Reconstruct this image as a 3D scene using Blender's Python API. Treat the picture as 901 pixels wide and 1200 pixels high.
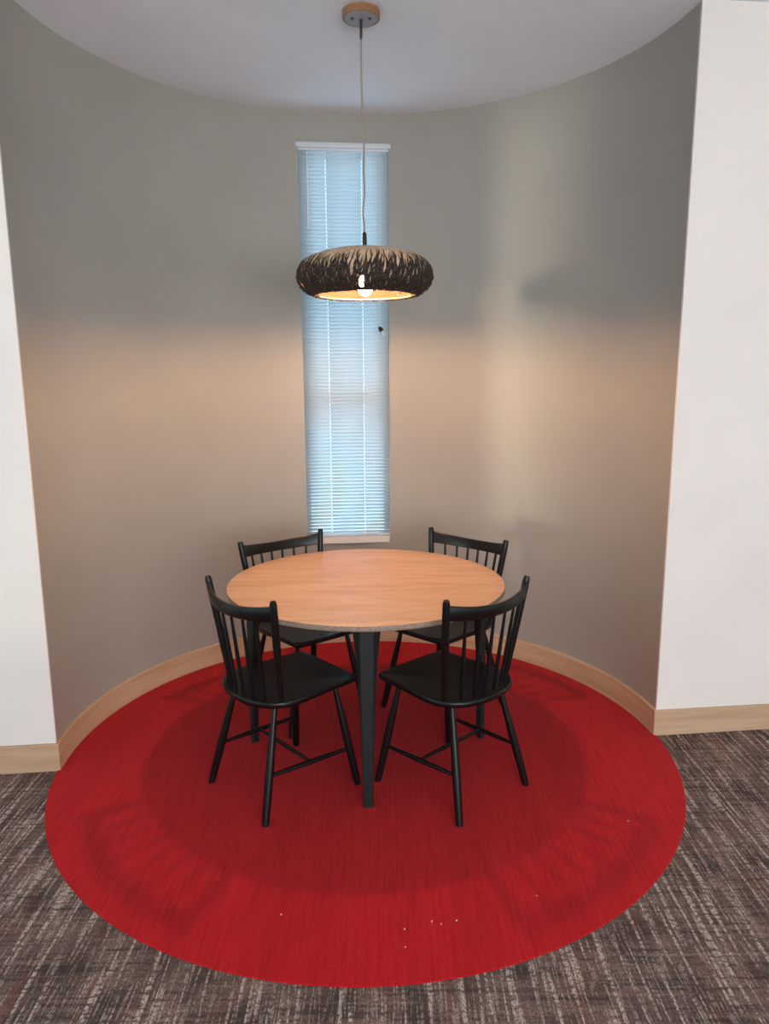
import bpy, bmesh, math, random
from mathutils import Vector, Matrix
random.seed(7)
PI = math.pi
for o in list(bpy.data.objects):
    bpy.data.objects.remove(o, do_unlink=True)
S = bpy.context.scene
COL = S.collection

# ------------------------------------------------------------------ camera
cam_d = bpy.data.cameras.new('camera')
cam = bpy.data.objects.new('camera', cam_d)
COL.objects.link(cam)
cam_d.sensor_fit = 'VERTICAL'
cam_d.sensor_height = 36.0
cam_d.lens = 853.84 / 1200 * 36
cam_d.clip_start = 0.05
PITCH, ROLL, CAMH = 0.1828, -0.0065, 1.6
c_, s_ = math.cos(PITCH), math.sin(PITCH)
fwd = Vector((0, c_, -s_)); up = Vector((0, s_, c_)); rt = Vector((1, 0, 0))
X = rt * math.cos(ROLL) + up * math.sin(ROLL)
Y = up * math.cos(ROLL) - rt * math.sin(ROLL)
m3 = Matrix((X, Y, -fwd)).transposed()
cam.matrix_world = Matrix.Translation((0, 0, CAMH)) @ m3.to_4x4()
S.camera = cam

# ------------------------------------------------------------------ frame of the room
PSI = 0.1038
E1 = Vector((math.cos(PSI), math.sin(PSI), 0)); E2 = Vector((-math.sin(PSI), math.cos(PSI), 0))
CC = Vector((-0.079, 2.981, 0))            # centre of the round alcove
RAD = 1.3008
DD = 0.0499
C0 = CC - E2 * DD                          # middle of the opening, on the front wall plane
HW = math.sqrt(RAD**2 - DD**2)             # half width of the opening
ZC = 3.0015
def RF(a, b, z=0.0):
    return C0 + E1 * a + E2 * b + Vector((0, 0, z))

# ------------------------------------------------------------------ world, sun, area lights, exposure
w = bpy.data.worlds.new('sky'); S.world = w; w.use_nodes = True
nt = w.node_tree; nt.nodes.clear()
bg = nt.nodes.new('ShaderNodeBackground'); wo = nt.nodes.new('ShaderNodeOutputWorld')
bg.inputs['Color'].default_value = (0.50, 0.80, 1.0, 1); bg.inputs['Strength'].default_value = 3.6
nt.links.new(bg.outputs[0], wo.inputs['Surface'])

sun_d = bpy.data.lights.new('low_sun', 'SUN'); sun_d.energy = 0.95; sun_d.angle = math.radians(5.0)
sun_d.color = (1.0, 0.86, 0.60)
sun = bpy.data.objects.new('low_sun', sun_d); COL.objects.link(sun)
sd = Vector((0.835, 0.55, 0.02)).normalized()
sun.rotation_euler = sd.to_track_quat('-Z', 'Y').to_euler()
sun.location = (-3, 0, 2)

def area(name, loc, target, sx, sy, energy, color):
    d = bpy.data.lights.new(name, 'AREA'); d.shape = 'RECTANGLE'; d.size = sx; d.size_y = sy
    d.energy = energy; d.color = color
    o = bpy.data.objects.new(name, d); COL.objects.link(o)
    o.location = loc; o.rotation_euler = (Vector(target) - Vector(loc)).to_track_quat('-Z', 'Z').to_euler()
    return o
area('rear_window_daylight', RF(0.9, -6.25, 1.5), RF(0.3, 0, 1.2), 3.4, 1.6, 182, (1.0, 0.955, 0.915))
area('side_window_daylight', RF(-3.5, -2.6, 1.7), RF(3.5, -1.2, 1.2), 1.6, 2.2, 9, (0.86, 0.93, 1.0))

vs = S.view_settings
vs.view_transform = 'Standard'; vs.look = 'None'; vs.exposure = 0.0; vs.gamma = 1.0; vs.use_curve_mapping = False

# ------------------------------------------------------------------ materials
def mat(name, color, rough=0.6, metal=0.0, spec=0.5):
    m = bpy.data.materials.new(name); m.use_nodes = True
    b = m.node_tree.nodes['Principled BSDF']
    b.inputs['Base Color'].default_value = (*color, 1); b.inputs['Roughness'].default_value = rough
    b.inputs['Metallic'].default_value = metal; b.inputs['Specular IOR Level'].default_value = spec
    return m
class N:
    def __init__(s, m): s.t = m.node_tree; s.b = s.t.nodes['Principled BSDF']
    def n(s, typ, **kw):
        x = s.t.nodes.new(typ)
        for k, v in kw.items(): setattr(x, k, v)
        return x
    def l(s, a, b): s.t.links.new(a, b)
    def coord(s, scale=(1, 1, 1), rot=(0, 0, 0), loc=(0, 0, 0), what='Object'):
        tc = s.n('ShaderNodeTexCoord'); mp = s.n('ShaderNodeMapping')
        mp.inputs['Scale'].default_value = scale; mp.inputs['Rotation'].default_value = rot; mp.inputs['Location'].default_value = loc
        s.l(tc.outputs[what], mp.inputs['Vector']); return mp.outputs[0]
    def noise(s, vec, scale, detail=2, rough=.5):
        x = s.n('ShaderNodeTexNoise'); x.inputs['Scale'].default_value = scale
        x.inputs['Detail'].default_value = detail; x.inputs['Roughness'].default_value = rough
        s.l(vec, x.inputs['Vector']); return x.outputs['Fac']
    def ramp(s, fac, stops, interp='LINEAR'):
        x = s.n('ShaderNodeValToRGB'); x.color_ramp.interpolation = interp
        e = x.color_ramp.elements
        while len(e) < len(stops): e.new(0.5)
        for i, (p, c) in enumerate(stops): e[i].position = p; e[i].color = (*c, 1)
        s.l(fac, x.inputs[0]); return x.outputs[0]
    def mix(s, fac, a, b, blend='MIX'):
        x = s.n('ShaderNodeMix', data_type='RGBA', blend_type=blend)
        for sock, v in ((x.inputs[0], fac), (x.inputs[6], a), (x.inputs[7], b)):
            if isinstance(v, (int, float)): sock.default_value = v
            elif isinstance(v, tuple): sock.default_value = (*v, 1)
            else: s.l(v, sock)
        return x.outputs[2]
    def math(s, op, a, b):
        x = s.n('ShaderNodeMath', operation=op)
        for sock, v in ((x.inputs[0], a), (x.inputs[1], b)):
            if isinstance(v, (int, float)): sock.default_value = v
            else: s.l(v, sock)
        return x.outputs[0]
    def bump(s, h, strength=.2, dist=.002):
        x = s.n('ShaderNodeBump'); x.inputs['Strength'].default_value = strength; x.inputs['Distance'].default_value = dist
        s.l(h, x.inputs['Height']); s.l(x.outputs[0], s.b.inputs['Normal'])

def g3(v): return (v, v, v)
def paint(name, col, rough=.55, spec=.4):
    m = mat(name, col, rough, 0, spec); k = N(m); v = k.coord()
    f = k.noise(v, 2.2, 3)
    k.l(k.mix(k.ramp(f, [(.3, g3(0)), (.7, g3(1))]), tuple(c * .97 for c in col), tuple(min(1, c * 1.03) for c in col)), k.b.inputs['Base Color'])
    k.bump(k.noise(v, 260, 2), .12, .0006)
    return m
M = {}
M['greige'] = paint('greige satin wall paint', (0.355, 0.333, 0.298), .42, .5)
M['white'] = paint('off white wall paint', (0.80, 0.742, 0.705), .6, .3)
M['ceil'] = paint('ceiling paint', (0.80, 0.83, 0.88), .8, .2)

def wood(name, c1, c2, c3, grain_rot, stretch=(1.2, 22, 22), rough=.45, fine=3.2):
    m = mat(name, c1, rough, 0, .4); k = N(m)
    v = k.coord(stretch, grain_rot)
    wv = k.noise(v, 1.6, 5, .6); f2 = k.noise(k.coord((stretch[0] * 2.5, stretch[1] * 6, stretch[2] * 6), grain_rot), fine, 3)
    base = k.ramp(wv, [(.28, c2), (.45, c1), (.60, c3), (.78, c1)])
    k.l(k.mix(k.ramp(f2, [(.35, g3(.0)), (.62, g3(.28))]), base, c2), k.b.inputs['Base Color'])
    k.bump(f2, .08, .0005)
    return m
M['oak'] = wood('oak tabletop', (.68, .385, .225), (.56, .29, .15), (.76, .46, .285), (0, 0, math.radians(-30)), (2.0, 14, 14), .38)
M['maple'] = wood('maple baseboard', (.54, .355, .225), (.46, .28, .165), (.60, .41, .27), (0, 0, 0), (1.0, 1.0, 16), .5)
M['ring_wood'] = wood('canopy wood', (.30, .145, .062), (.20, .09, .038), (.36, .19, .09), (0, 0, 0), (3, 3, 40), .5)

m = mat('tabletop edge', (.30, .21, .15), .6); k = N(m); v = k.coord((60, 60, 240))
k.l(k.ramp(k.noise(v, 1.5, 3), [(.35, (.17, .125, .10)), (.5, (.27, .20, .155)), (.65, (.36, .27, .21))]), k.b.inputs['Base Color']); M['edge'] = m

m = mat('satin black lacquered wood', (.0035, .0037, .0042), .36, 0, .34); k = N(m)
k.bump(k.noise(k.coord((8, 8, 60)), 3, 3), .05, .0005); M['black'] = m
m = mat('dark grey powder coated steel', (.010, .013, .014), .5, .0, .35); k = N(m)
k.bump(k.noise(k.coord(), 900, 2), .1, .0003); M['steel'] = m

def loop_carpet_red():
    m = mat('red carpet', (.4, .01, .014), .95, 0, .1); k = N(m)
    rz = (0, 0, -PSI)
    st = k.noise(k.coord((95, 5, 1), rz), 1.0, 3, .6)
    fine = k.noise(k.coord((300, 120, 1), rz), 1.0, 2)
    broad = k.noise(k.coord((6, .35, 1), rz), 1.0, 2)
    a = k.ramp(st, [(.28, (.33, .006, .009)), (.46, (.46, .010, .013)), (.74, (.53, .013, .017))])
    a = k.mix(k.ramp(fine, [(.33, g3(.55)), (.55, g3(0))]), a, (.20, .004, .008))
    a = k.mix(k.ramp(broad, [(.35, g3(.3)), (.6, g3(0))]), a, (.30, .005, .010))
    k.l(a, k.b.inputs['Base Color']); k.bump(k.math('ADD', fine, st), .5, .003)
    k.b.inputs['Sheen Weight'].default_value = .05
    return m
M['red'] = loop_carpet_red()
def plaid_carpet():
    m = mat('woven plaid carpet', (.1, .08, .07), .95, 0, .1); k = N(m)
    rz = (0, 0, -PSI)
    warp = k.noise(k.coord((72, 2.4, 1), rz), 1.0, 2, .5)          # long threads, away from the viewer
    warp2 = k.noise(k.coord((120, 8.0, 1), rz, (3, 8, 0)), 1.0, 2, .5)
    dash = k.noise(k.coord((40, 85, 1), rz, (1, 4, 0)), 1.0, 1)
    dsh = k.ramp(dash, [(.40, g3(.15)), (.52, g3(1))])
    weft = k.noise(k.coord((2.6, 60, 1), rz, (5, 1, 0)), 1.0, 2, .55)
    loops = k.noise(k.coord((260, 110, 1), rz), 1.0, 1)
    patch = k.noise(k.coord((9, 5, 1), rz), 1.0, 2)
    red = k.noise(k.coord((14, 3, 1), rz, (9, 2, 0)), 1.0, 2)
    a = k.ramp(patch, [(.36, (.080, .056, .050)), (.52, (.155, .108, .093)), (.66, (.215, .145, .122))])
    a = k.mix(k.ramp(red, [(.56, g3(0)), (.70, g3(.45))]), a, (.22, .085, .062))
    a = k.mix(k.ramp(weft, [(.36, g3(.75)), (.50, g3(0))]), a, (.045, .038, .037))
    a = k.mix(k.ramp(weft, [(.60, g3(0)), (.74, g3(.45))]), a, (.36, .29, .25))
    a = k.mix(k.math('MULTIPLY', k.ramp(warp, [(.53, g3(0)), (.62, g3(.85))]), dsh), a, (.56, .47, .41))
    a = k.mix(k.math('MULTIPLY', k.ramp(warp2, [(.52, g3(0)), (.64, g3(.6))]), dsh), a, (.46, .37, .32))
    a = k.mix(k.ramp(loops, [(.35, g3(.65)), (.58, g3(0))]), a, (.04, .032, .03))
    k.l(a, k.b.inputs['Base Color']); k.bump(k.math('ADD', loops, warp), .5, .003)
    return m
M['plaid'] = plaid_carpet()

M['trimwhite'] = mat('white painted trim', (.80, .76, .73), .45)
M['alu'] = mat('white enamelled metal', (.62, .66, .70), .4)
m = bpy.data.materials.new('white translucent slat'); m.use_nodes = True; t = m.node_tree; t.nodes.clear()
d_ = t.nodes.new('ShaderNodeBsdfDiffuse'); tr_ = t.nodes.new('ShaderNodeBsdfTranslucent'); mx = t.nodes.new('ShaderNodeMixShader'); ou = t.nodes.new('ShaderNodeOutputMaterial')
d_.inputs[0].default_value = (.78, .82, .84, 1); tr_.inputs[0].default_value = (.72, .765, .79, 1); mx.inputs[0].default_value = .58
t.links.new(d_.outputs[0], mx.inputs[1]); t.links.new(tr_.outputs[0], mx.inputs[2]); t.links.new(mx.outputs[0], ou.inputs[0]); M['slat'] = m
M['cord'] = mat('white cord', (.85, .87, .88), .7)
m = bpy.data.materials.new('window glass'); m.use_nodes = True; t = m.node_tree; t.nodes.clear()
tr_ = t.nodes.new('ShaderNodeBsdfTransparent'); gl = t.nodes.new('ShaderNodeBsdfGlossy'); mx = t.nodes.new('ShaderNodeMixShader'); ou = t.nodes.new('ShaderNodeOutputMaterial')
tr_.inputs[0].default_value = (.93, .96, .97, 1); gl.inputs['Roughness'].default_value = .02; mx.inputs[0].default_value = .06
t.links.new(tr_.outputs[0], mx.inputs[1]); t.links.new(gl.outputs[0], mx.inputs[2]); t.links.new(mx.outputs[0], ou.inputs[0]); M['glass'] = m

m = mat('tan fibre', (.50, .31, .18), .75); k = N(m)
k.l(k.ramp(k.noise(k.coord((40, 40, 12)), 2, 3), [(.35, (.54, .33, .20)), (.6, (.74, .52, .35))]), k.b.inputs['Base Color']); M['tan'] = m
M['lining'] = mat('fibre lining darkened against glare', (.085, .052, .034), .8)  # tan fibre coloured darker to hold down the glare of the strong bulb
m = mat('dark woven fibre', (.02, .014, .011), .8); k = N(m)
k.l(k.ramp(k.noise(k.coord((90, 90, 130)), 1.6, 3, .6), [(.42, (.012, .009, .008)), (.56, (.028, .017, .012)), (.68, (.20, .115, .07))]), k.b.inputs['Base Color'])
M['weave'] = m
M['cordbrown'] = mat('twisted beige cord', (.30, .24, .20), .8)
M['darkmetal'] = mat('dark bronze metal', (.06, .045, .035), .4, .6)
M['greymetal'] = mat('brushed grey metal', (.30, .30, .34), .6, .0)
m = bpy.data.materials.new('lit bulb'); m.use_nodes = True; b_ = m.node_tree.nodes['Principled BSDF']
b_.inputs['Base Color'].default_value = (1, .9, .75, 1); b_.inputs['Emission Color'].default_value = (1.0, .56, .27, 1); b_.inputs['Emission Strength'].default_value = 1060
M['bulb'] = m
M['crumb'] = mat('pale crumb', (.75, .68, .60), .8)

# ------------------------------------------------------------------ mesh helpers
def link(name, bm, m, parent=None, smooth=True, angle=40):
    me = bpy.data.meshes.new(name)
    bmesh.ops.remove_doubles(bm, verts=bm.verts, dist=1e-6)
    bmesh.ops.recalc_face_normals(bm, faces=bm.faces)
    bm.to_mesh(me); bm.free()
    if m: me.materials.append(m)
    o = bpy.data.objects.new(name, me); COL.objects.link(o)
    if smooth:
        for p in me.polygons: p.use_smooth = True
        me.set_sharp_from_angle(angle=math.radians(angle))
    if parent: o.parent = parent
    return o
def tag(o, label=None, cat=None, group=None, kind=None):
    if label: o['label'] = label
    if cat: o['category'] = cat
    if group: o['group'] = group
    if kind: o['kind'] = kind
    return o
def empty(name, loc=(0, 0, 0), rz=0):
    o = bpy.data.objects.new(name, None); COL.objects.link(o); o.location = loc; o.rotation_euler = (0, 0, rz)
    o.empty_display_size = .1
    return o
def prism(bm, pts, z0, z1):
    a = [bm.verts.new((p[0], p[1], z0)) for p in pts]; b = [bm.verts.new((p[0], p[1], z1)) for p in pts]
    n = len(pts)
    bm.faces.new(a[::-1]); bm.faces.new(b)
    for i in range(n): bm.faces.new((a[i], a[(i + 1) % n], b[(i + 1) % n], b[i]))
def fbox(bm, a0, a1, b0, b1, z0, z1, bev=0):
    """box along the room's own axes"""
    prism_pts = [RF(a0, b0), RF(a1, b0), RF(a1, b1), RF(a0, b1)]
    n0 = set(bm.edges)
    prism(bm, prism_pts, z0, z1)
    if bev:
        es = [e for e in bm.edges if e not in n0]
        bmesh.ops.bevel(bm, geom=es, offset=bev, segments=2, affect='EDGES', profile=.5)
def box(bm, x0, x1, y0, y1, z0, z1, bev=0):
    n0 = set(bm.edges)
    prism(bm, [(x0, y0), (x1, y0), (x1, y1), (x0, y1)], z0, z1)
    if bev:
        es = [e for e in bm.edges if e not in n0]
        bmesh.ops.bevel(bm, geom=es, offset=bev, segments=2, affect='EDGES', profile=.5)
def tube(bm, pts, radii, n=14, cap=True, ref=None):
    pts = [Vector(p) for p in pts]
    if isinstance(radii, (int, float)): radii = [radii] * len(pts)
    rings = []; prev = None
    for i, p in enumerate(pts):
        d = (pts[min(i + 1, len(pts) - 1)] - pts[max(i - 1, 0)]).normalized()
        if prev is None:
            r = Vector((1, 0, 0)) if abs(d.x) < .9 else Vector((0, 1, 0))
        else: r = prev
        u = (r - d * r.dot(d)).normalized(); prev = u; v = d.cross(u)
        rings.append([bm.verts.new(p + (u * math.cos(2 * PI * j / n) + v * math.sin(2 * PI * j / n)) * radii[i]) for j in range(n)])
    for i in range(len(rings) - 1):
        for j in range(n):
            bm.faces.new((rings[i][j], rings[i][(j + 1) % n], rings[i + 1][(j + 1) % n], rings[i + 1][j]))
    if cap: bm.faces.new(rings[0][::-1]); bm.faces.new(rings[-1])
def lathe(bm, prof, n=48, skip=None, centre=(0, 0)):
    rings = []
    for r, z in prof:
        if r < 1e-6: rings.append([bm.verts.new((centre[0], centre[1], z))])
        else: rings.append([bm.verts.new((centre[0] + r * math.cos(2 * PI * j / n), centre[1] + r * math.sin(2 * PI * j / n), z)) for j in range(n)])
    for i in range(len(rings) - 1):
        A, B = rings[i], rings[i + 1]
        for j in range(n):
            if skip and skip(i, j): continue
            k2 = (j + 1) % n
            if len(A) == 1 and len(B) == 1: continue
            if len(A) == 1: bm.faces.new((A[0], B[k2], B[j]))
            elif len(B) == 1: bm.faces.new((A[j], A[k2], B[0]))
            else: bm.faces.new((A[j], A[k2], B[k2], B[j]))
def obj_origin(o, loc):
    loc = Vector(loc); o.data.transform(Matrix.Translation(-loc)); o.location = loc

# ------------------------------------------------------------------ the room
AL, AR, BF, BB = -3.6, 3.6, -6.4, 1.75
bm = bmesh.new(); fbox(bm, AL - .15, AR + .15, BF - .15, BB, -.12, 0); tag(link('floor', bm, M['plaid'], smooth=False), kind='structure')
bm = bmesh.new(); fbox(bm, AL - .15, AR + .15, BF - .15, BB, ZC, ZC + .12); tag(link('ceiling', bm, M['ceil'], smooth=False), kind='structure')

# curved alcove wall with a tall opening for the window
WW = 0.247                     # half width of the window opening
WZ0, WZ1 = 0.625, 2.842
TH = .13
def arc_pt(th, r):             # th measured from the back of the alcove, positive to the right
    return CC + (E1 * math.sin(th) + E2 * math.cos(th)) * r
th_end = PI / 2 + math.asin(DD / RAD)
th_w = math.asin(WW / RAD)
bm = bmesh.new()
def arc_block(t0, t1, z0, z1, r0, r1, n, bm=bm):
    ring = []
    for i in range(n + 1):
        t = t0 + (t1 - t0) * i / n
        pi, po = arc_pt(t, r0), arc_pt(t, r1)
        ring.append([bm.verts.new((pi.x, pi.y, z0)), bm.verts.new((po.x, po.y, z0)), bm.verts.new((po.x, po.y, z1)), bm.verts.new((pi.x, pi.y, z1))])
    for i in range(n):
        for j in range(4):
            bm.faces.new((ring[i][j], ring[i][(j + 1) % 4], ring[i + 1][(j + 1) % 4], ring[i + 1][j]))
    bm.faces.new(ring[0][::-1]); bm.faces.new(ring[-1])
# the last few millimetres before the corner belong to the white wall boards
t_c = th_end - .0095
arc_block(-t_c, -th_w, 0, ZC, RAD, RAD + TH, 72)
arc_block(th_w, t_c, 0, ZC, RAD, RAD + TH, 72)
arc_block(-th_w, th_w, 0, WZ0, RAD, RAD + TH, 14)
arc_block(-th_w, th_w, WZ1, ZC, RAD, RAD + TH, 14)
tag(link('wall_back', bm, M['greige'], angle=30), kind='structure')

for side, nm in ((-1, 'wall_left'), (1, 'wall_right')):
    bm = bmesh.new()
    a0, a1, a2 = HW * side, (HW + TH + .03) * side, 3.6 * side
    pts = [RF(a0, 0), RF(a2, 0), RF(a2, .12), RF(a1, .12), RF(a1, .012), RF(a0, .012)]
    if side < 0: pts = pts[::-1]
    prism(bm, pts, 0, ZC); tag(link(nm, bm, M['white'], smooth=False), kind='structure')

# rest of the room behind the viewer, with the windows that light it
def cut_wall(name, horiz, fixed0, fixed1, lo, hi, o0, o1, z0, z1):
    bm = bmesh.new()
    def b(l, h, za, zb):
        if horiz: fbox(bm, l, h, fixed0, fixed1, za, zb)
        else: fbox(bm, fixed0, fixed1, l, h, za, zb)
    b(lo, o0, 0, ZC); b(o1, hi, 0, ZC); b(o0, o1, 0, z0); b(o0, o1, z1, ZC)
    tag(link(name, bm, M['white'], smooth=False), kind='structure')
cut_wall('wall_rear', True, BF - .15, BF, AL, AR, -.9, 2.7, .65, 2.85)
bm = bmesh.new(); fbox(bm, AR, AR + .15, BF - .15, .12, 0, ZC); tag(link('wall_far_right', bm, M['white'], smooth=False), kind='structure')
# far left wall: a narrow tall window whose low sun grazes past the left corner
Lc = RF(-HW, 0); dirn = Vector((0.835, 0.55, 0))
def hit_left(p):
    q = p - C0; qa, qb = q.dot(E1), q.dot(E2); da, db = dirn.dot(E1), dirn.dot(E2)
    t = (qa - AL) / da; return qb - db * t
b_hi = hit_left(Lc) + .25
b_lo = hit_left(Vector((.99, 3.75, 0)))
cut_wall('wall_far_left', False, AL - .15, AL, BF - .15, .12, b_lo, b_hi, .45, 2.9)

def window(name, pts_fn, lo, hi, z0, z1, muntins):
    root = empty(name, pts_fn((lo + hi) / 2, 0, z0)); tag(root, kind='structure')
    inv = root.location
    def seg(nm, u0, u1, w0, w1, za, zb, mt):
        bm = bmesh.new()
        prism(bm, [pts_fn(u0, w0), pts_fn(u1, w0), pts_fn(u1, w1), pts_fn(u0, w1)], za, zb)
        o = link(nm, bm, mt, smooth=False); o.data.transform(Matrix.Translation(-inv)); o.parent = root; return o
    fr = .040
    bm = bmesh.new()
    for (u0, u1, za, zb) in ((lo, lo + fr, z0, z1), (hi - fr, hi, z0, z1), (lo + fr, hi - fr, z0, z0 + fr), (lo + fr, hi - fr, z1 - fr, z1)) + tuple(muntins):
        prism(bm, [pts_fn(u0, -.025), pts_fn(u1, -.025), pts_fn(u1, .025), pts_fn(u0, .025)], za, zb)
    o = link('window_frame', bm, M['trimwhite'], smooth=False); o.data.transform(Matrix.Translation(-inv)); o.parent = root
    seg('pane', lo + fr, hi - fr, -.003, .003, z0 + fr, z1 - fr, M['glass'])
    return root, seg
BW = (CC - C0).dot(E2) + RAD                     # room coordinate of the back of the alcove
wroot, seg = window('window_1', lambda u, w, z=0: RF(u, BW + .085 + w, z), -WW - .014, WW + .014, WZ0 + .003, WZ1 - .003, [(-WW + .05, WW - .05, 1.455, 1.515)])
sill = seg('window_sill', -WW + .004, WW - .004, -.105, -.028, WZ0 + .001, WZ0 + .040, M['trimwhite'])
window('window_2', lambda u, w, z=0: RF(u, BF - .07 + w, z), -.895, 2.695, .655, 2.845, [(.27, .33, .7, 2.8), (1.47, 1.53, .7, 2.8)])
window('window_3', lambda u, w, z=0: RF(AL - .07 + w, u, z), b_lo + .005, b_hi - .005, .455, 2.895, [])

# baseboards
BZ, BT = .1185, .0125
def base_curve():
    bm = bmesh.new(); n = 120; rows = []
    for i in range(n + 1):
        t = -t_c - .006 + (2 * t_c + .012) * i / n
        g = .004 if t > .35 and t < 1.12 else 0.0
        prof = [(0.0004, 0.0), (BT, 0.0), (BT, .088), (BT - g, .0905), (BT - g, .0935), (BT, .096), (BT, BZ - .004), (BT - .004, BZ), (.0004, BZ)]
        rows.append([bm.verts.new((*arc_pt(t, RAD - q).xy, z)) for q, z in prof])
    for i in range(n):
        for j in range(len(rows[0])):
            k2 = (j + 1) % len(rows[0])
            bm.faces.new((rows[i][j], rows[i][k2], rows[i + 1][k2], rows[i + 1][j]))
    bm.faces.new(rows[0][::-1]); bm.faces.new(rows[-1])
    tag(link('baseboard_back', bm, M['maple'], angle=30), kind='structure')
base_curve()
for side, nm in ((-1, 'baseboard_left'), (1, 'baseboard_right')):
    bm = bmesh.new(); lo, hi = sorted(((HW - BT) * side, 3.58 * side))
    pr = [(-.0004, 0), (-.0135, 0), (-.0135, BZ - .004), (-.0095, BZ), (-.0004, BZ)]
    A = [bm.verts.new(RF(lo, b, z)) for b, z in pr]; B = [bm.verts.new(RF(hi, b, z)) for b, z in pr]
    bm.faces.new(A); bm.faces.new(B[::-1])
    for i in range(5): bm.faces.new((A[i], A[(i + 1) % 5], B[(i + 1) % 5], B[i]))
    tag(link(nm, bm, M['maple'], smooth=False), kind='structure')

# round red carpet inlay
bm = bmesh.new(); n = 240; top = []; mid = []; bot = []
for i in range(n):
    t = -PI + 2 * PI * i / n
    r = RAD - BT - .001 if abs(t) < th_end + .012 else RAD
    p, q = arc_pt(t, r), arc_pt(t, r - .003)
    bot.append(bm.verts.new((p.x, p.y, .0005))); mid.append(bm.verts.new((p.x, p.y, .0025))); top.append(bm.verts.new((q.x, q.y, .004)))
bm.faces.new(top); bm.faces.new(bot[::-1])
for A, B in ((bot, mid), (mid, top)):
    for i in range(n): bm.faces.new((A[i], A[(i + 1) % n], B[(i + 1) % n], B[i]))
o = link('round_carpet', bm, M['red'], smooth=False); obj_origin(o, (CC.x, CC.y, 0))
tag(o, 'large round red carpet set into the grey plaid floor beneath the table', 'carpet')
FL = .004

# ------------------------------------------------------------------ window blind
bl = empty('window_blind', RF(0, BW - .012, WZ0 + .04)); bl.rotation_euler = (0, 0, PSI)
z_ = lambda z: z - (WZ0 + .04)
hw = WW - .001
bm = bmesh.new(); box(bm, -hw, hw, -.012, .030, z_(WZ1 - .030), z_(WZ1 - .004), .002); link('headrail', bm, M['alu'], bl, angle=30)
bm = bmesh.new(); box(bm, -hw - .012, hw + .012, -.024, -.016, z_(WZ1 - .018), z_(WZ1 + .008), .002); link('valance', bm, M['alu'], bl, angle=30)
bm = bmesh.new()
zz = WZ0 + .066; pitch = .0203; ang = math.radians(57); ns = 0
while zz < WZ1 - .036:
    k_ = 5; row = []
    for i in range(k_):
        u = (i / (k_ - 1) - .5) * .0245
        crown = .0024 * (1 - (2 * i / (k_ - 1) - 1) ** 2)
        yy = -u * math.cos(ang) - crown * math.sin(ang) + .008
        z1 = zz - u * math.sin(ang) * -1 - crown * math.cos(ang) * -1
        row.append([bm.verts.new((x, yy, z_(z1))) for x in (-hw, -.1015, -.0965, .0965, .1015, hw)])
    for i in range(k_ - 1):
        for q in range(5):
            if q in (1, 3) and i in (1, 2): continue       # routed hole for the cord
            bm.faces.new((row[i][q], row[i][q + 1], row[i + 1][q + 1], row[i + 1][q]))
    zz += pitch
o = link('slats', bm, M['slat'], bl, angle=60)
md = o.modifiers.new('t', 'SOLIDIFY'); md.thickness = .0004
bm = bmesh.new(); box(bm, -hw + .001, hw - .001, -.004, .020, z_(WZ0 + .043), z_(WZ0 + .055), .003); link('bottom_rail', bm, M['alu'], bl, angle=30)
for x in (-.099, .099):
    bm = bmesh.new()
    box(bm, x - .0012, x + .0012, -.0085, -.0075, z_(WZ0 + .05), z_(WZ1 - .03)); link('ladder_cord', bm, M['cord'], bl, False)
bm = bmesh.new(); tube(bm, [(-.198, -.026, z_(2.80)), (-.199, -.024, z_(2.6)), (-.200, -.022, z_(2.405))], [.0028, .0032, .004], 8); link('tilt_wand', bm, M['cord'], bl)
bm = bmesh.new(); tube(bm, [(.196, -.026, z_(2.80)), (.196, -.024, z_(2.3)), (.193, -.022, z_(1.895))], .0011, 6); pc = link('pull_cord', bm, M['cord'], bl)
bm = bmesh.new(); lathe(bm, [(0, .012), (.005, .011), (.012, .0), (.0135, -.016), (.0, -.018)], 14)
ts = link('cord_tassel', bm, M['darkmetal'], pc); ts.location = (.193, -.026, z_(1.872)); ts.rotation_euler = (0, -.6, 0); tag(ts, 'dark tassel on the end of the white pull cord')
bm = bmesh.new(); tube(bm, [(.200, -.024, z_(1.862)), (.208, -.022, z_(1.848)), (.214, -.022, z_(1.832)), (.216, -.022, z_(1.822))], [.006, .008, .008, .004], 10); link('tassel_tail', bm, M['alu'], pc)
tag(bl, 'white closed slatted blind filling the tall narrow window', 'window blind')

# ------------------------------------------------------------------ table
TX, TY, TZ, TR = -.0805, 3.034, .74, .590
tb = empty('dining_table', (TX, TY, FL)); z0 = FL
def T(z): return z - z0
bm = bmesh.new(); lathe(bm, [(0, T(TZ)), (TR - .05, T(TZ)), (TR - .003, T(TZ)), (TR - .0012, T(TZ - .0008)), (TR - .0012, T(TZ - .002)), (TR - .003, T(TZ - .004)), (0, T(TZ - .004))], 128)
link('tabletop', bm, M['oak'], tb, angle=50)
bm = bmesh.new(); lathe(bm, [(0, T(TZ - .0042)), (TR - .001, T(TZ - .0042)), (TR, T(TZ - .006)), (TR, T(TZ - .019)), (TR - .003, T(TZ - .022)), (0, T(TZ - .022))], 128)
e = link('tabletop_edge', bm, M['edge'], tb, angle=50); tag(e, 'grey brown layered edge of the tabletop')
bm = bmesh.new()
for ang_ in (0, PI / 2):
    n0 = set(bm.verts)
    box(bm, -.50, .50, -.022, .022, T(TZ - .0625), T(TZ - .0225), .002)
    for v in bm.verts:
        if v not in n0: v.co = Matrix.Rotation(ang_, 3, 'Z') @ v.co
link('underframe', bm, M['steel'], tb, angle=30)
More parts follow.
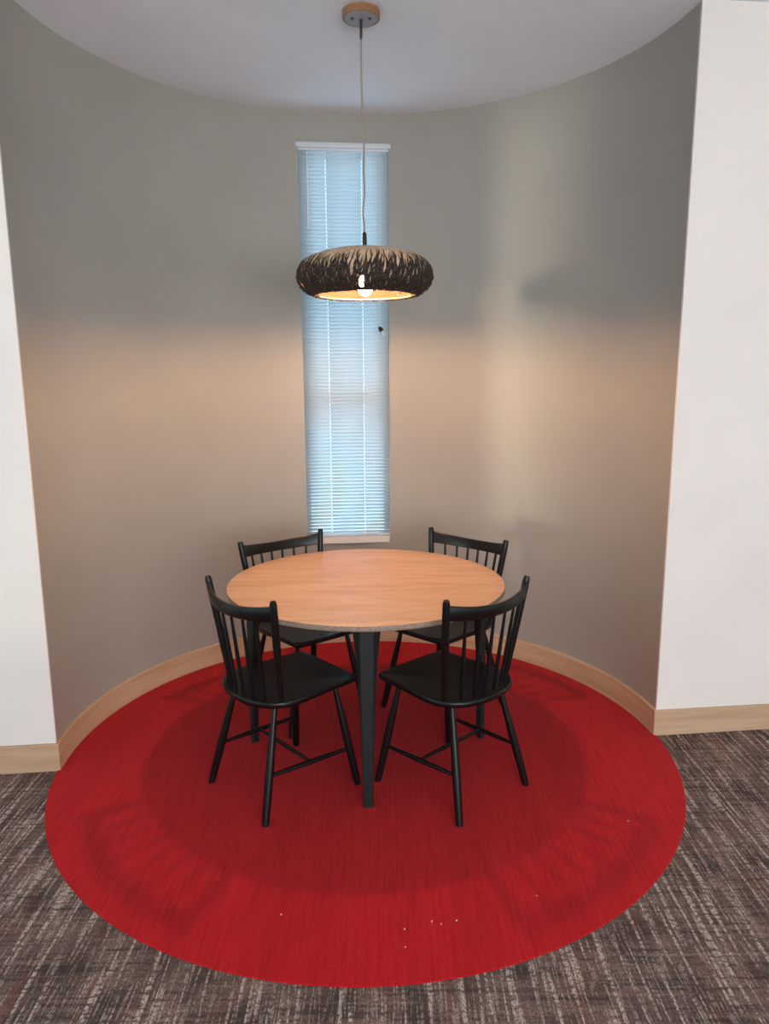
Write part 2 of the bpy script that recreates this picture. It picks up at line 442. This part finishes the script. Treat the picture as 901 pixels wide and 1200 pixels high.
def table_leg(phi, adj=0.0):
    bm = bmesh.new(); rings = []
    # angle section, blunt corner outward: chamfer width cw, overall width ow
    for z, ow, cw, out in ((TZ - .023, .112, .050, .528), (.66, .096, .049, .5285), (.58, .078, .047, .529), (.41, .058, .042, .530), (.2, .046, .038, .531), (z0, .037, .032, .532)):
        out += adj
        dp = (ow - cw) / 2 * 1.25
        pts = [(-ow / 2, out - dp - .012), (-ow / 2, out - dp), (-cw / 2, out), (cw / 2, out), (ow / 2, out - dp), (ow / 2, out - dp - .012), (0, out - dp - .03)]
        rings.append([bm.verts.new((x, y, T(z))) for x, y in pts])
    for i in range(len(rings) - 1):
        for j in range(7): bm.faces.new((rings[i][j], rings[i][(j + 1) % 7], rings[i + 1][(j + 1) % 7], rings[i + 1][j]))
    bm.faces.new(rings[0]); bm.faces.new(rings[-1][::-1])
    bmesh.ops.rotate(bm, verts=bm.verts, cent=(0, 0, 0), matrix=Matrix.Rotation(phi, 3, 'Z'))
    return link('leg', bm, M['steel'], tb, smooth=False)
for q in range(4): table_leg(PI + .024 + q * PI / 2, .003 if q == 0 else -.012)
tag(tb, 'round oak topped dining table with four tapered dark grey legs', 'table')

# ------------------------------------------------------------------ chairs
H0 = FL
def C(z): return z - H0
def make_chair():
    ch = empty('dining_chair', (0, 0, H0))
    half = [(0, .222), (.10, .2215), (.17, .219), (.183, .214), (.187, .200), (.192, .10), (.201, 0), (.206, -.07), (.199, -.125), (.172, -.170), (.130, -.203), (.07, -.224), (0, -.230)]
    out = half + [(-x, y) for x, y in half[-2:0:-1]]
    zt = .446
    bm = bmesh.new(); rings = []
    for sc, z in ((.93, zt - .027), (.985, zt - .022), (1.0, zt - .012), (.998, zt - .003), (.985, zt), (.90, zt - .001), (.72, zt - .004), (.45, zt - .007), (.2, zt - .008)):
        rings.append([bm.verts.new((x * sc, y * sc, C(z))) for x, y in out])
    n = len(out)
    for i in range(len(rings) - 1):
        for j in range(n): bm.faces.new((rings[i][j], rings[i][(j + 1) % n], rings[i + 1][(j + 1) % n], rings[i + 1][j]))
    bm.faces.new(rings[0]); bm.faces.new(rings[-1])
    link('seat', bm, M['black'], ch, angle=45)
    # legs
    feet = {}
    for sx in (-1, 1):
        for nm, t, f in (('r', (.135 * sx, -.135, zt - .026), (.197 * sx, -.234, H0)), ('f', (.135 * sx, .140, zt - .026), (.212 * sx, .190, H0))):
            a, b = Vector(t), Vector(f); feet[(sx, nm)] = (a, b)
            bm = bmesh.new(); P_ = [a.lerp(b, s) for s in (-.02, .15, .35, .55, .75, .93, 1)]
            tube(bm, [(p.x, p.y, C(p.z)) for p in P_], [.0092, .0115, .0142, .0160, .0156, .0142, .0134], 14)
            # level foot
            for v in bm.verts:
                if v.co.z < .008: v.co.z = 0
            link('leg', bm, M['black'], ch, angle=50)
    mids = []
    for sx in (-1, 1):
        a, b = feet[(sx, 'r')]; p = a.lerp(b, .60); a, b = feet[(sx, 'f')]; q = a.lerp(b, .64)
        bm = bmesh.new(); P_ = [p.lerp(q, s) for s in (0, .2, .5, .8, 1)]
        tube(bm, [(v.x, v.y, C(v.z)) for v in P_], [.0062, .0082, .0095, .0082, .0062], 12); link('stretcher', bm, M['black'], ch)
        mids.append(p.lerp(q, .5))
    bm = bmesh.new(); P_ = [mids[0].lerp(mids[1], s) for s in (0, .25, .5, .75, 1)]
    tube(bm, [(v.x, v.y, C(v.z)) for v in P_], [.0058, .0078, .0088, .0078, .0058], 12); link('stretcher', bm, M['black'], ch)
    # back: two outer posts, curved top rail, six spindles
    for sx in (-1, 1):
        a = Vector((.178 * sx, -.135, zt - .008)); b = Vector((.228 * sx, -.188, .845))
        bm = bmesh.new(); P_ = [a.lerp(b, s) for s in (0, .1, .35, .6, .85, .97, 1)]
        tube(bm, [(v.x, v.y, C(v.z)) for v in P_], [.0100, .0112, .0130, .0142, .0142, .0134, .0105], 14); link('post', bm, M['black'], ch, angle=50)
    def railpt(x):      # arc through the posts, bowed backwards
        xe, ye, sag = .220, -.186, .060
        Rr = (xe * xe + sag * sag) / (2 * sag); cy = ye - sag + Rr
        return cy - math.sqrt(Rr * Rr - x * x)
    bm = bmesh.new(); rows = []
    for i in range(25):
        x = -.220 + .440 * i / 24; y = railpt(x); x2 = x * .98; dy = .0085
        e2 = (x / .22) ** 2
        lo = .758 + .011 * e2; hh = .804 + .022 * e2
        sl = (-.055) * .05
        prof = [(y + dy, lo + .004), (y + dy, hh - .005), (y + dy * .5, hh), (y - dy * .5, hh), (y - dy, hh - .005), (y - dy, lo + .004), (y - dy * .5, lo), (y + dy * .5, lo)]
        rows.append([bm.verts.new((x, yy - (z - .797) * .12, C(z))) for yy, z in prof])
    for i in range(24):
        for j in range(8): bm.faces.new((rows[i][j], rows[i][(j + 1) % 8], rows[i + 1][(j + 1) % 8], rows[i + 1][j]))
    bm.faces.new(rows[0]); bm.faces.new(rows[-1][::-1])
    link('top_rail', bm, M['black'], ch, angle=45)
    for i in range(6):
        s = (i - 2.5) / 2.5
        xt = .155 * s; xb = .125 * s
        yb = -.200 + .030 * s * s
        a = Vector((xb, yb, zt - .006)); b = Vector((xt, railpt(xt) + .004, .766))
        bm = bmesh.new(); P_ = [a.lerp(b, u) for u in (0, .2, .45, .7, 1)]
        tube(bm, [(v.x, v.y, C(v.z)) for v in P_], [.0058, .0072, .0078, .0068, .0052], 10); link('spindle', bm, M['black'], ch)
    return ch
chair = make_chair()
def copy_tree(o, parent=None):
    c = o.copy(); COL.objects.link(c)
    if parent: c.parent = parent
    for k_ in list(o.children): copy_tree(k_, c)
    return c
poses = [(-.397, 2.697, 41.9, 'black spindle back wooden chair in front, left of the near table leg'),
         (.251, 2.693, 132.5, 'black spindle back wooden chair in front, right of the near table leg'),
         (-.383, 3.335, -50.6, 'black spindle back wooden chair behind the table, its post overlapping the window sill'),
         (.275, 3.355, -133.2, 'black spindle back wooden chair behind the table, to the right of the window')]
for i, (x, y, deg, lab) in enumerate(poses):
    c = chair if i == 0 else copy_tree(chair)
    c.location = (x, y, H0); c.rotation_euler = (0, 0, math.radians(deg - 90))
    tag(c, lab, 'chair', 'chairs around the round table')

# ------------------------------------------------------------------ pendant lamp
LX, LY = -.0745, 3.142
lp = empty('pendant_lamp', (LX, LY, ZC))
L = lambda z: z - ZC
bm = bmesh.new(); lathe(bm, [(.0, 0), (.0725, 0), (.074, L(ZC - .002)), (.074, L(ZC - .026)), (.0725, L(ZC - .028)), (.066, L(ZC - .028)), (.066, L(ZC - .02)), (0, L(ZC - .02))], 48)
cn = link('canopy', bm, M['ring_wood'], lp, angle=30); tag(cn, 'round wooden ceiling canopy')
cn.location = (-.0045, 0, 0)
bm = bmesh.new(); lathe(bm, [(0, -.0205), (.0655, -.0205), (.0655, -.027), (.062, -.0295), (0, -.0295)], 48); cp = link('cover_plate', bm, M['greymetal'], cn, angle=30)
for x in (-.034, .034):
    bm = bmesh.new(); lathe(bm, [(0, -.0297), (.0052, -.0297), (.005, -.034), (.003, -.0355), (0, -.0355)], 12, centre=(x, -.012)); link('screw', bm, M['darkmetal'], cn)
bm = bmesh.new(); tube(bm, [(0, 0, -.0297), (0, 0, -.05), (-.001, 0, -.094), (-.001, 0, -.099)], [.0068, .0055, .0055, .0042], 12); link('cord_grip', bm, M['darkmetal'], cn)
pts = [(-.0800, 2.905), (-.0805, 2.87), (-.0800, 2.7365), (-.0776, 2.643), (-.0715, 2.56), (-.0730, 2.50), (-.0748, 2.414), (-.0730, 2.336), (-.0795, 2.268), (-.0760, 2.22), (-.0745, 2.17)]
# Catmull-Rom through the kinks of the cord
def cat(P_, n=6):
    out = []
    for i in range(len(P_) - 1):
        p0, p1, p2, p3 = (Vector(P_[max(i - 1, 0)]), Vector(P_[i]), Vector(P_[i + 1]), Vector(P_[min(i + 2, len(P_) - 1)]))
        for j in range(n):
            t_ = j / n
            out.append(.5 * ((2 * p1) + (p2 - p0) * t_ + (2 * p0 - 5 * p1 + 4 * p2 - p3) * t_ * t_ + (3 * p1 - p0 - 3 * p2 + p3) * t_ ** 3))
    out.append(Vector(P_[-1])); return out
cp_ = cat([(x - LX, .004 * math.sin(z * 9), L(z)) for x, z in pts])
bm = bmesh.new(); tube(bm, cp_, .0036, 10); link('cord', bm, M['cordbrown'], lp)
bm = bmesh.new(); tube(bm, [(0, 0, L(2.185)), (0, 0, L(2.178)), (0, 0, L(2.128)), (0, 0, L(2.06)), (0, 0, L(2.015))], [.0045, .0085, .0095, .018, .019], 16); link('socket', bm, M['darkmetal'], lp)
prof = [(.198, 1.936), (.226, 1.943), (.252, 1.958), (.268, 1.978), (.276, 2.002), (.2765, 2.022), (.270, 2.044), (.252, 2.066), (.222, 2.085), (.182, 2.100), (.138, 2.111), (.090, 2.119), (.045, 2.124), (.010, 2.126)]
holes = {(1, 71), (2, 71), (2, 14), (2, 52)}
bm = bmesh.new(); lathe(bm, [(r, L(z)) for r, z in prof], 96, skip=lambda i, j: (i, j) in holes)
sh = link('lamp_shade', bm, M['tan'], lp, angle=60)
md = sh.modifiers.new('t', 'SOLIDIFY'); md.thickness = .0015; md.offset = -1
bm = bmesh.new(); lathe(bm, [(r - .0045, L(z - (.0035 if i > 4 else 0))) for i, (r, z) in enumerate(prof)][:-1], 96, skip=lambda i, j: (i, j) in holes)
li = link('lining', bm, M['lining'], sh, angle=60); tag(li, 'inner lining of the shade, coloured dark against bulb glare')  # added inner shell; dark colour stands in for weaker bulb light inside
# dark fibre strands wrapped over the shade, with ragged pointed tips on the crown
full = prof
arc = [0]
for i in range(len(full) - 1): arc.append(arc[-1] + math.hypot(full[i + 1][0] - full[i][0], full[i + 1][1] - full[i][1]))
def on_prof(s, off):
    s = max(0, min(arc[-1] - 1e-4, s))
    for i in range(len(full) - 1):
        if s <= arc[i + 1]:
            f = (s - arc[i]) / (arc[i + 1] - arc[i]); a, b = full[i], full[i + 1]
            r, z = a[0] + (b[0] - a[0]) * f, a[1] + (b[1] - a[1]) * f
            tr, tz = b[0] - a[0], b[1] - a[1]; l_ = math.hypot(tr, tz)
            return r + tz / l_ * off, z - tr / l_ * off
    return full[-1]
bm = bmesh.new()
NS = 300
for k_ in range(NS):
    az = 2 * PI * (k_ + random.uniform(-.35, .35)) / NS
    end = random.uniform(.150, .190) if k_ % 3 else random.uniform(.175, .225)
    sw = random.uniform(-.10, .10) + .10
    wd = random.uniform(.0075, .0125); off = random.uniform(.0015, .006)
    rows = []
    for i in range(17):
        f = i / 16; s = end * f
        r, z = on_prof(s, off * (1 if 0 < i < 16 else .4) + .0012 * math.sin(f * 30 + k_))
        a_ = az + sw * max(0, f - .5) * 1.2 + .015 * math.sin(f * 14 + k_ * 1.7)
        hwid = wd / 2 * (1 if f < .62 else max(.08, 1 - (f - .62) / .38)) * (1 + .25 * math.sin(f * 22 + k_))
        p = Vector((r * math.cos(a_), r * math.sin(a_), L(z))); tq = Vector((-math.sin(a_), math.cos(a_), 0))
        rows.append((p - tq * hwid, p + tq * hwid))
    # keep the gaps in the weave open
    def in_hole(p):
        aa = math.atan2(p.y, p.x) % (2 * PI); j = int(aa / (2 * PI) * 96)
        zz_ = p.z + ZC
        return any(full[i][1] - .001 < zz_ < full[i + 1][1] + .001 and abs(j - jj) <= 0 for i, jj in holes)
    for i in range(16):
        q = (rows[i][0], rows[i][1], rows[i + 1][1], rows[i + 1][0])
        cen = (q[0] + q[1] + q[2] + q[3]) / 4
        if in_hole(cen) or in_hole(q[0]) or in_hole(q[1]): continue
        bm.faces.new([bm.verts.new(v) for v in q])
# cross threads
for k_ in range(9):
    s = .012 + k_ * .0125
    for q in range(40):
        a0 = random.uniform(0, 2 * PI); ln = random.uniform(.05, .16)
        P_ = []
        for i in range(5):
            a_ = a0 + ln * i / 4; r, z = on_prof(s + .003 * math.sin(i + q), .0075 + .0015 * math.sin(i * 2.4 + q))
            P_.append(Vector((r * math.cos(a_), r * math.sin(a_), L(z))))
        if any(in_hole(p) for p in P_): continue
        tube(bm, P_, .0011, 4, cap=False)
wv = link('weave', bm, M['weave'], sh, angle=60); tag(wv, 'dark brown woven strands around the shade')
md = wv.modifiers.new('t', 'SOLIDIFY'); md.thickness = .001
bm = bmesh.new(); lathe(bm, [(0, L(1.934)), (.012, L(1.936)), (.022, L(1.943)), (.029, L(1.955)), (.031, L(1.967)), (.029, L(1.980)), (.022, L(1.994)), (.016, L(2.006)), (.014, L(2.014)), (0, L(2.014))], 24)
link('light_bulb', bm, M['bulb'], lp)
tag(lp, 'pendant lamp with wide flattened dark woven shade hanging over the table', 'lamp')

# ------------------------------------------------------------------ crumbs on the red carpet
f_ = 853.84
def floor_pt(px, py, z=0):
    u = (px - 450.5) / f_; v = (600 - py) / f_
    cr, sr = math.cos(ROLL), math.sin(ROLL); r0 = u * cr - v * sr; u0 = u * sr + v * cr
    d = Vector((r0, c_ + u0 * s_, -s_ + u0 * c_)); t_ = (z - CAMH) / d.z
    return Vector((0, 0, CAMH)) + d * t_
bm = bmesh.new(); bmesh.ops.create_icosphere(bm, subdivisions=1, radius=.0024)
for v in bm.verts: v.co *= random.uniform(.7, 1.25); v.co.z = v.co.z * .7
cr0 = link('crumb', bm, M['crumb'], smooth=False)
crumbs = [(329.6, 1072, 'tiny pale crumb alone on the red carpet, leftmost of all'), (474, 1089, 'pale crumb low on the red carpet, largest of the middle cluster'),
          (475, 1110, 'tiny pale crumb nearest the front edge of the red carpet'), (517, 1083, 'pale crumb in the middle of the row of three on the red carpet'),
          (506, 1080, 'pale crumb at the left end of the row of three on the red carpet'), (535, 1079, 'pale crumb at the right end of the row of three on the red carpet'),
          (736, 962, 'tiny pale crumb far right on the red carpet, beyond the right chair'), (629, 1050, 'tiny pale crumb alone on the red carpet, right of the row of three')]
for i, (px, py, lab) in enumerate(crumbs):
    c = cr0 if i == 0 else cr0.copy()
    if i: COL.objects.link(c)
    p = floor_pt(px, py, FL); c.location = (p.x, p.y, FL + .0012); c.rotation_euler = (0, 0, i * 1.3)
    tag(c, lab, 'crumb', 'pale crumbs on the red carpet')
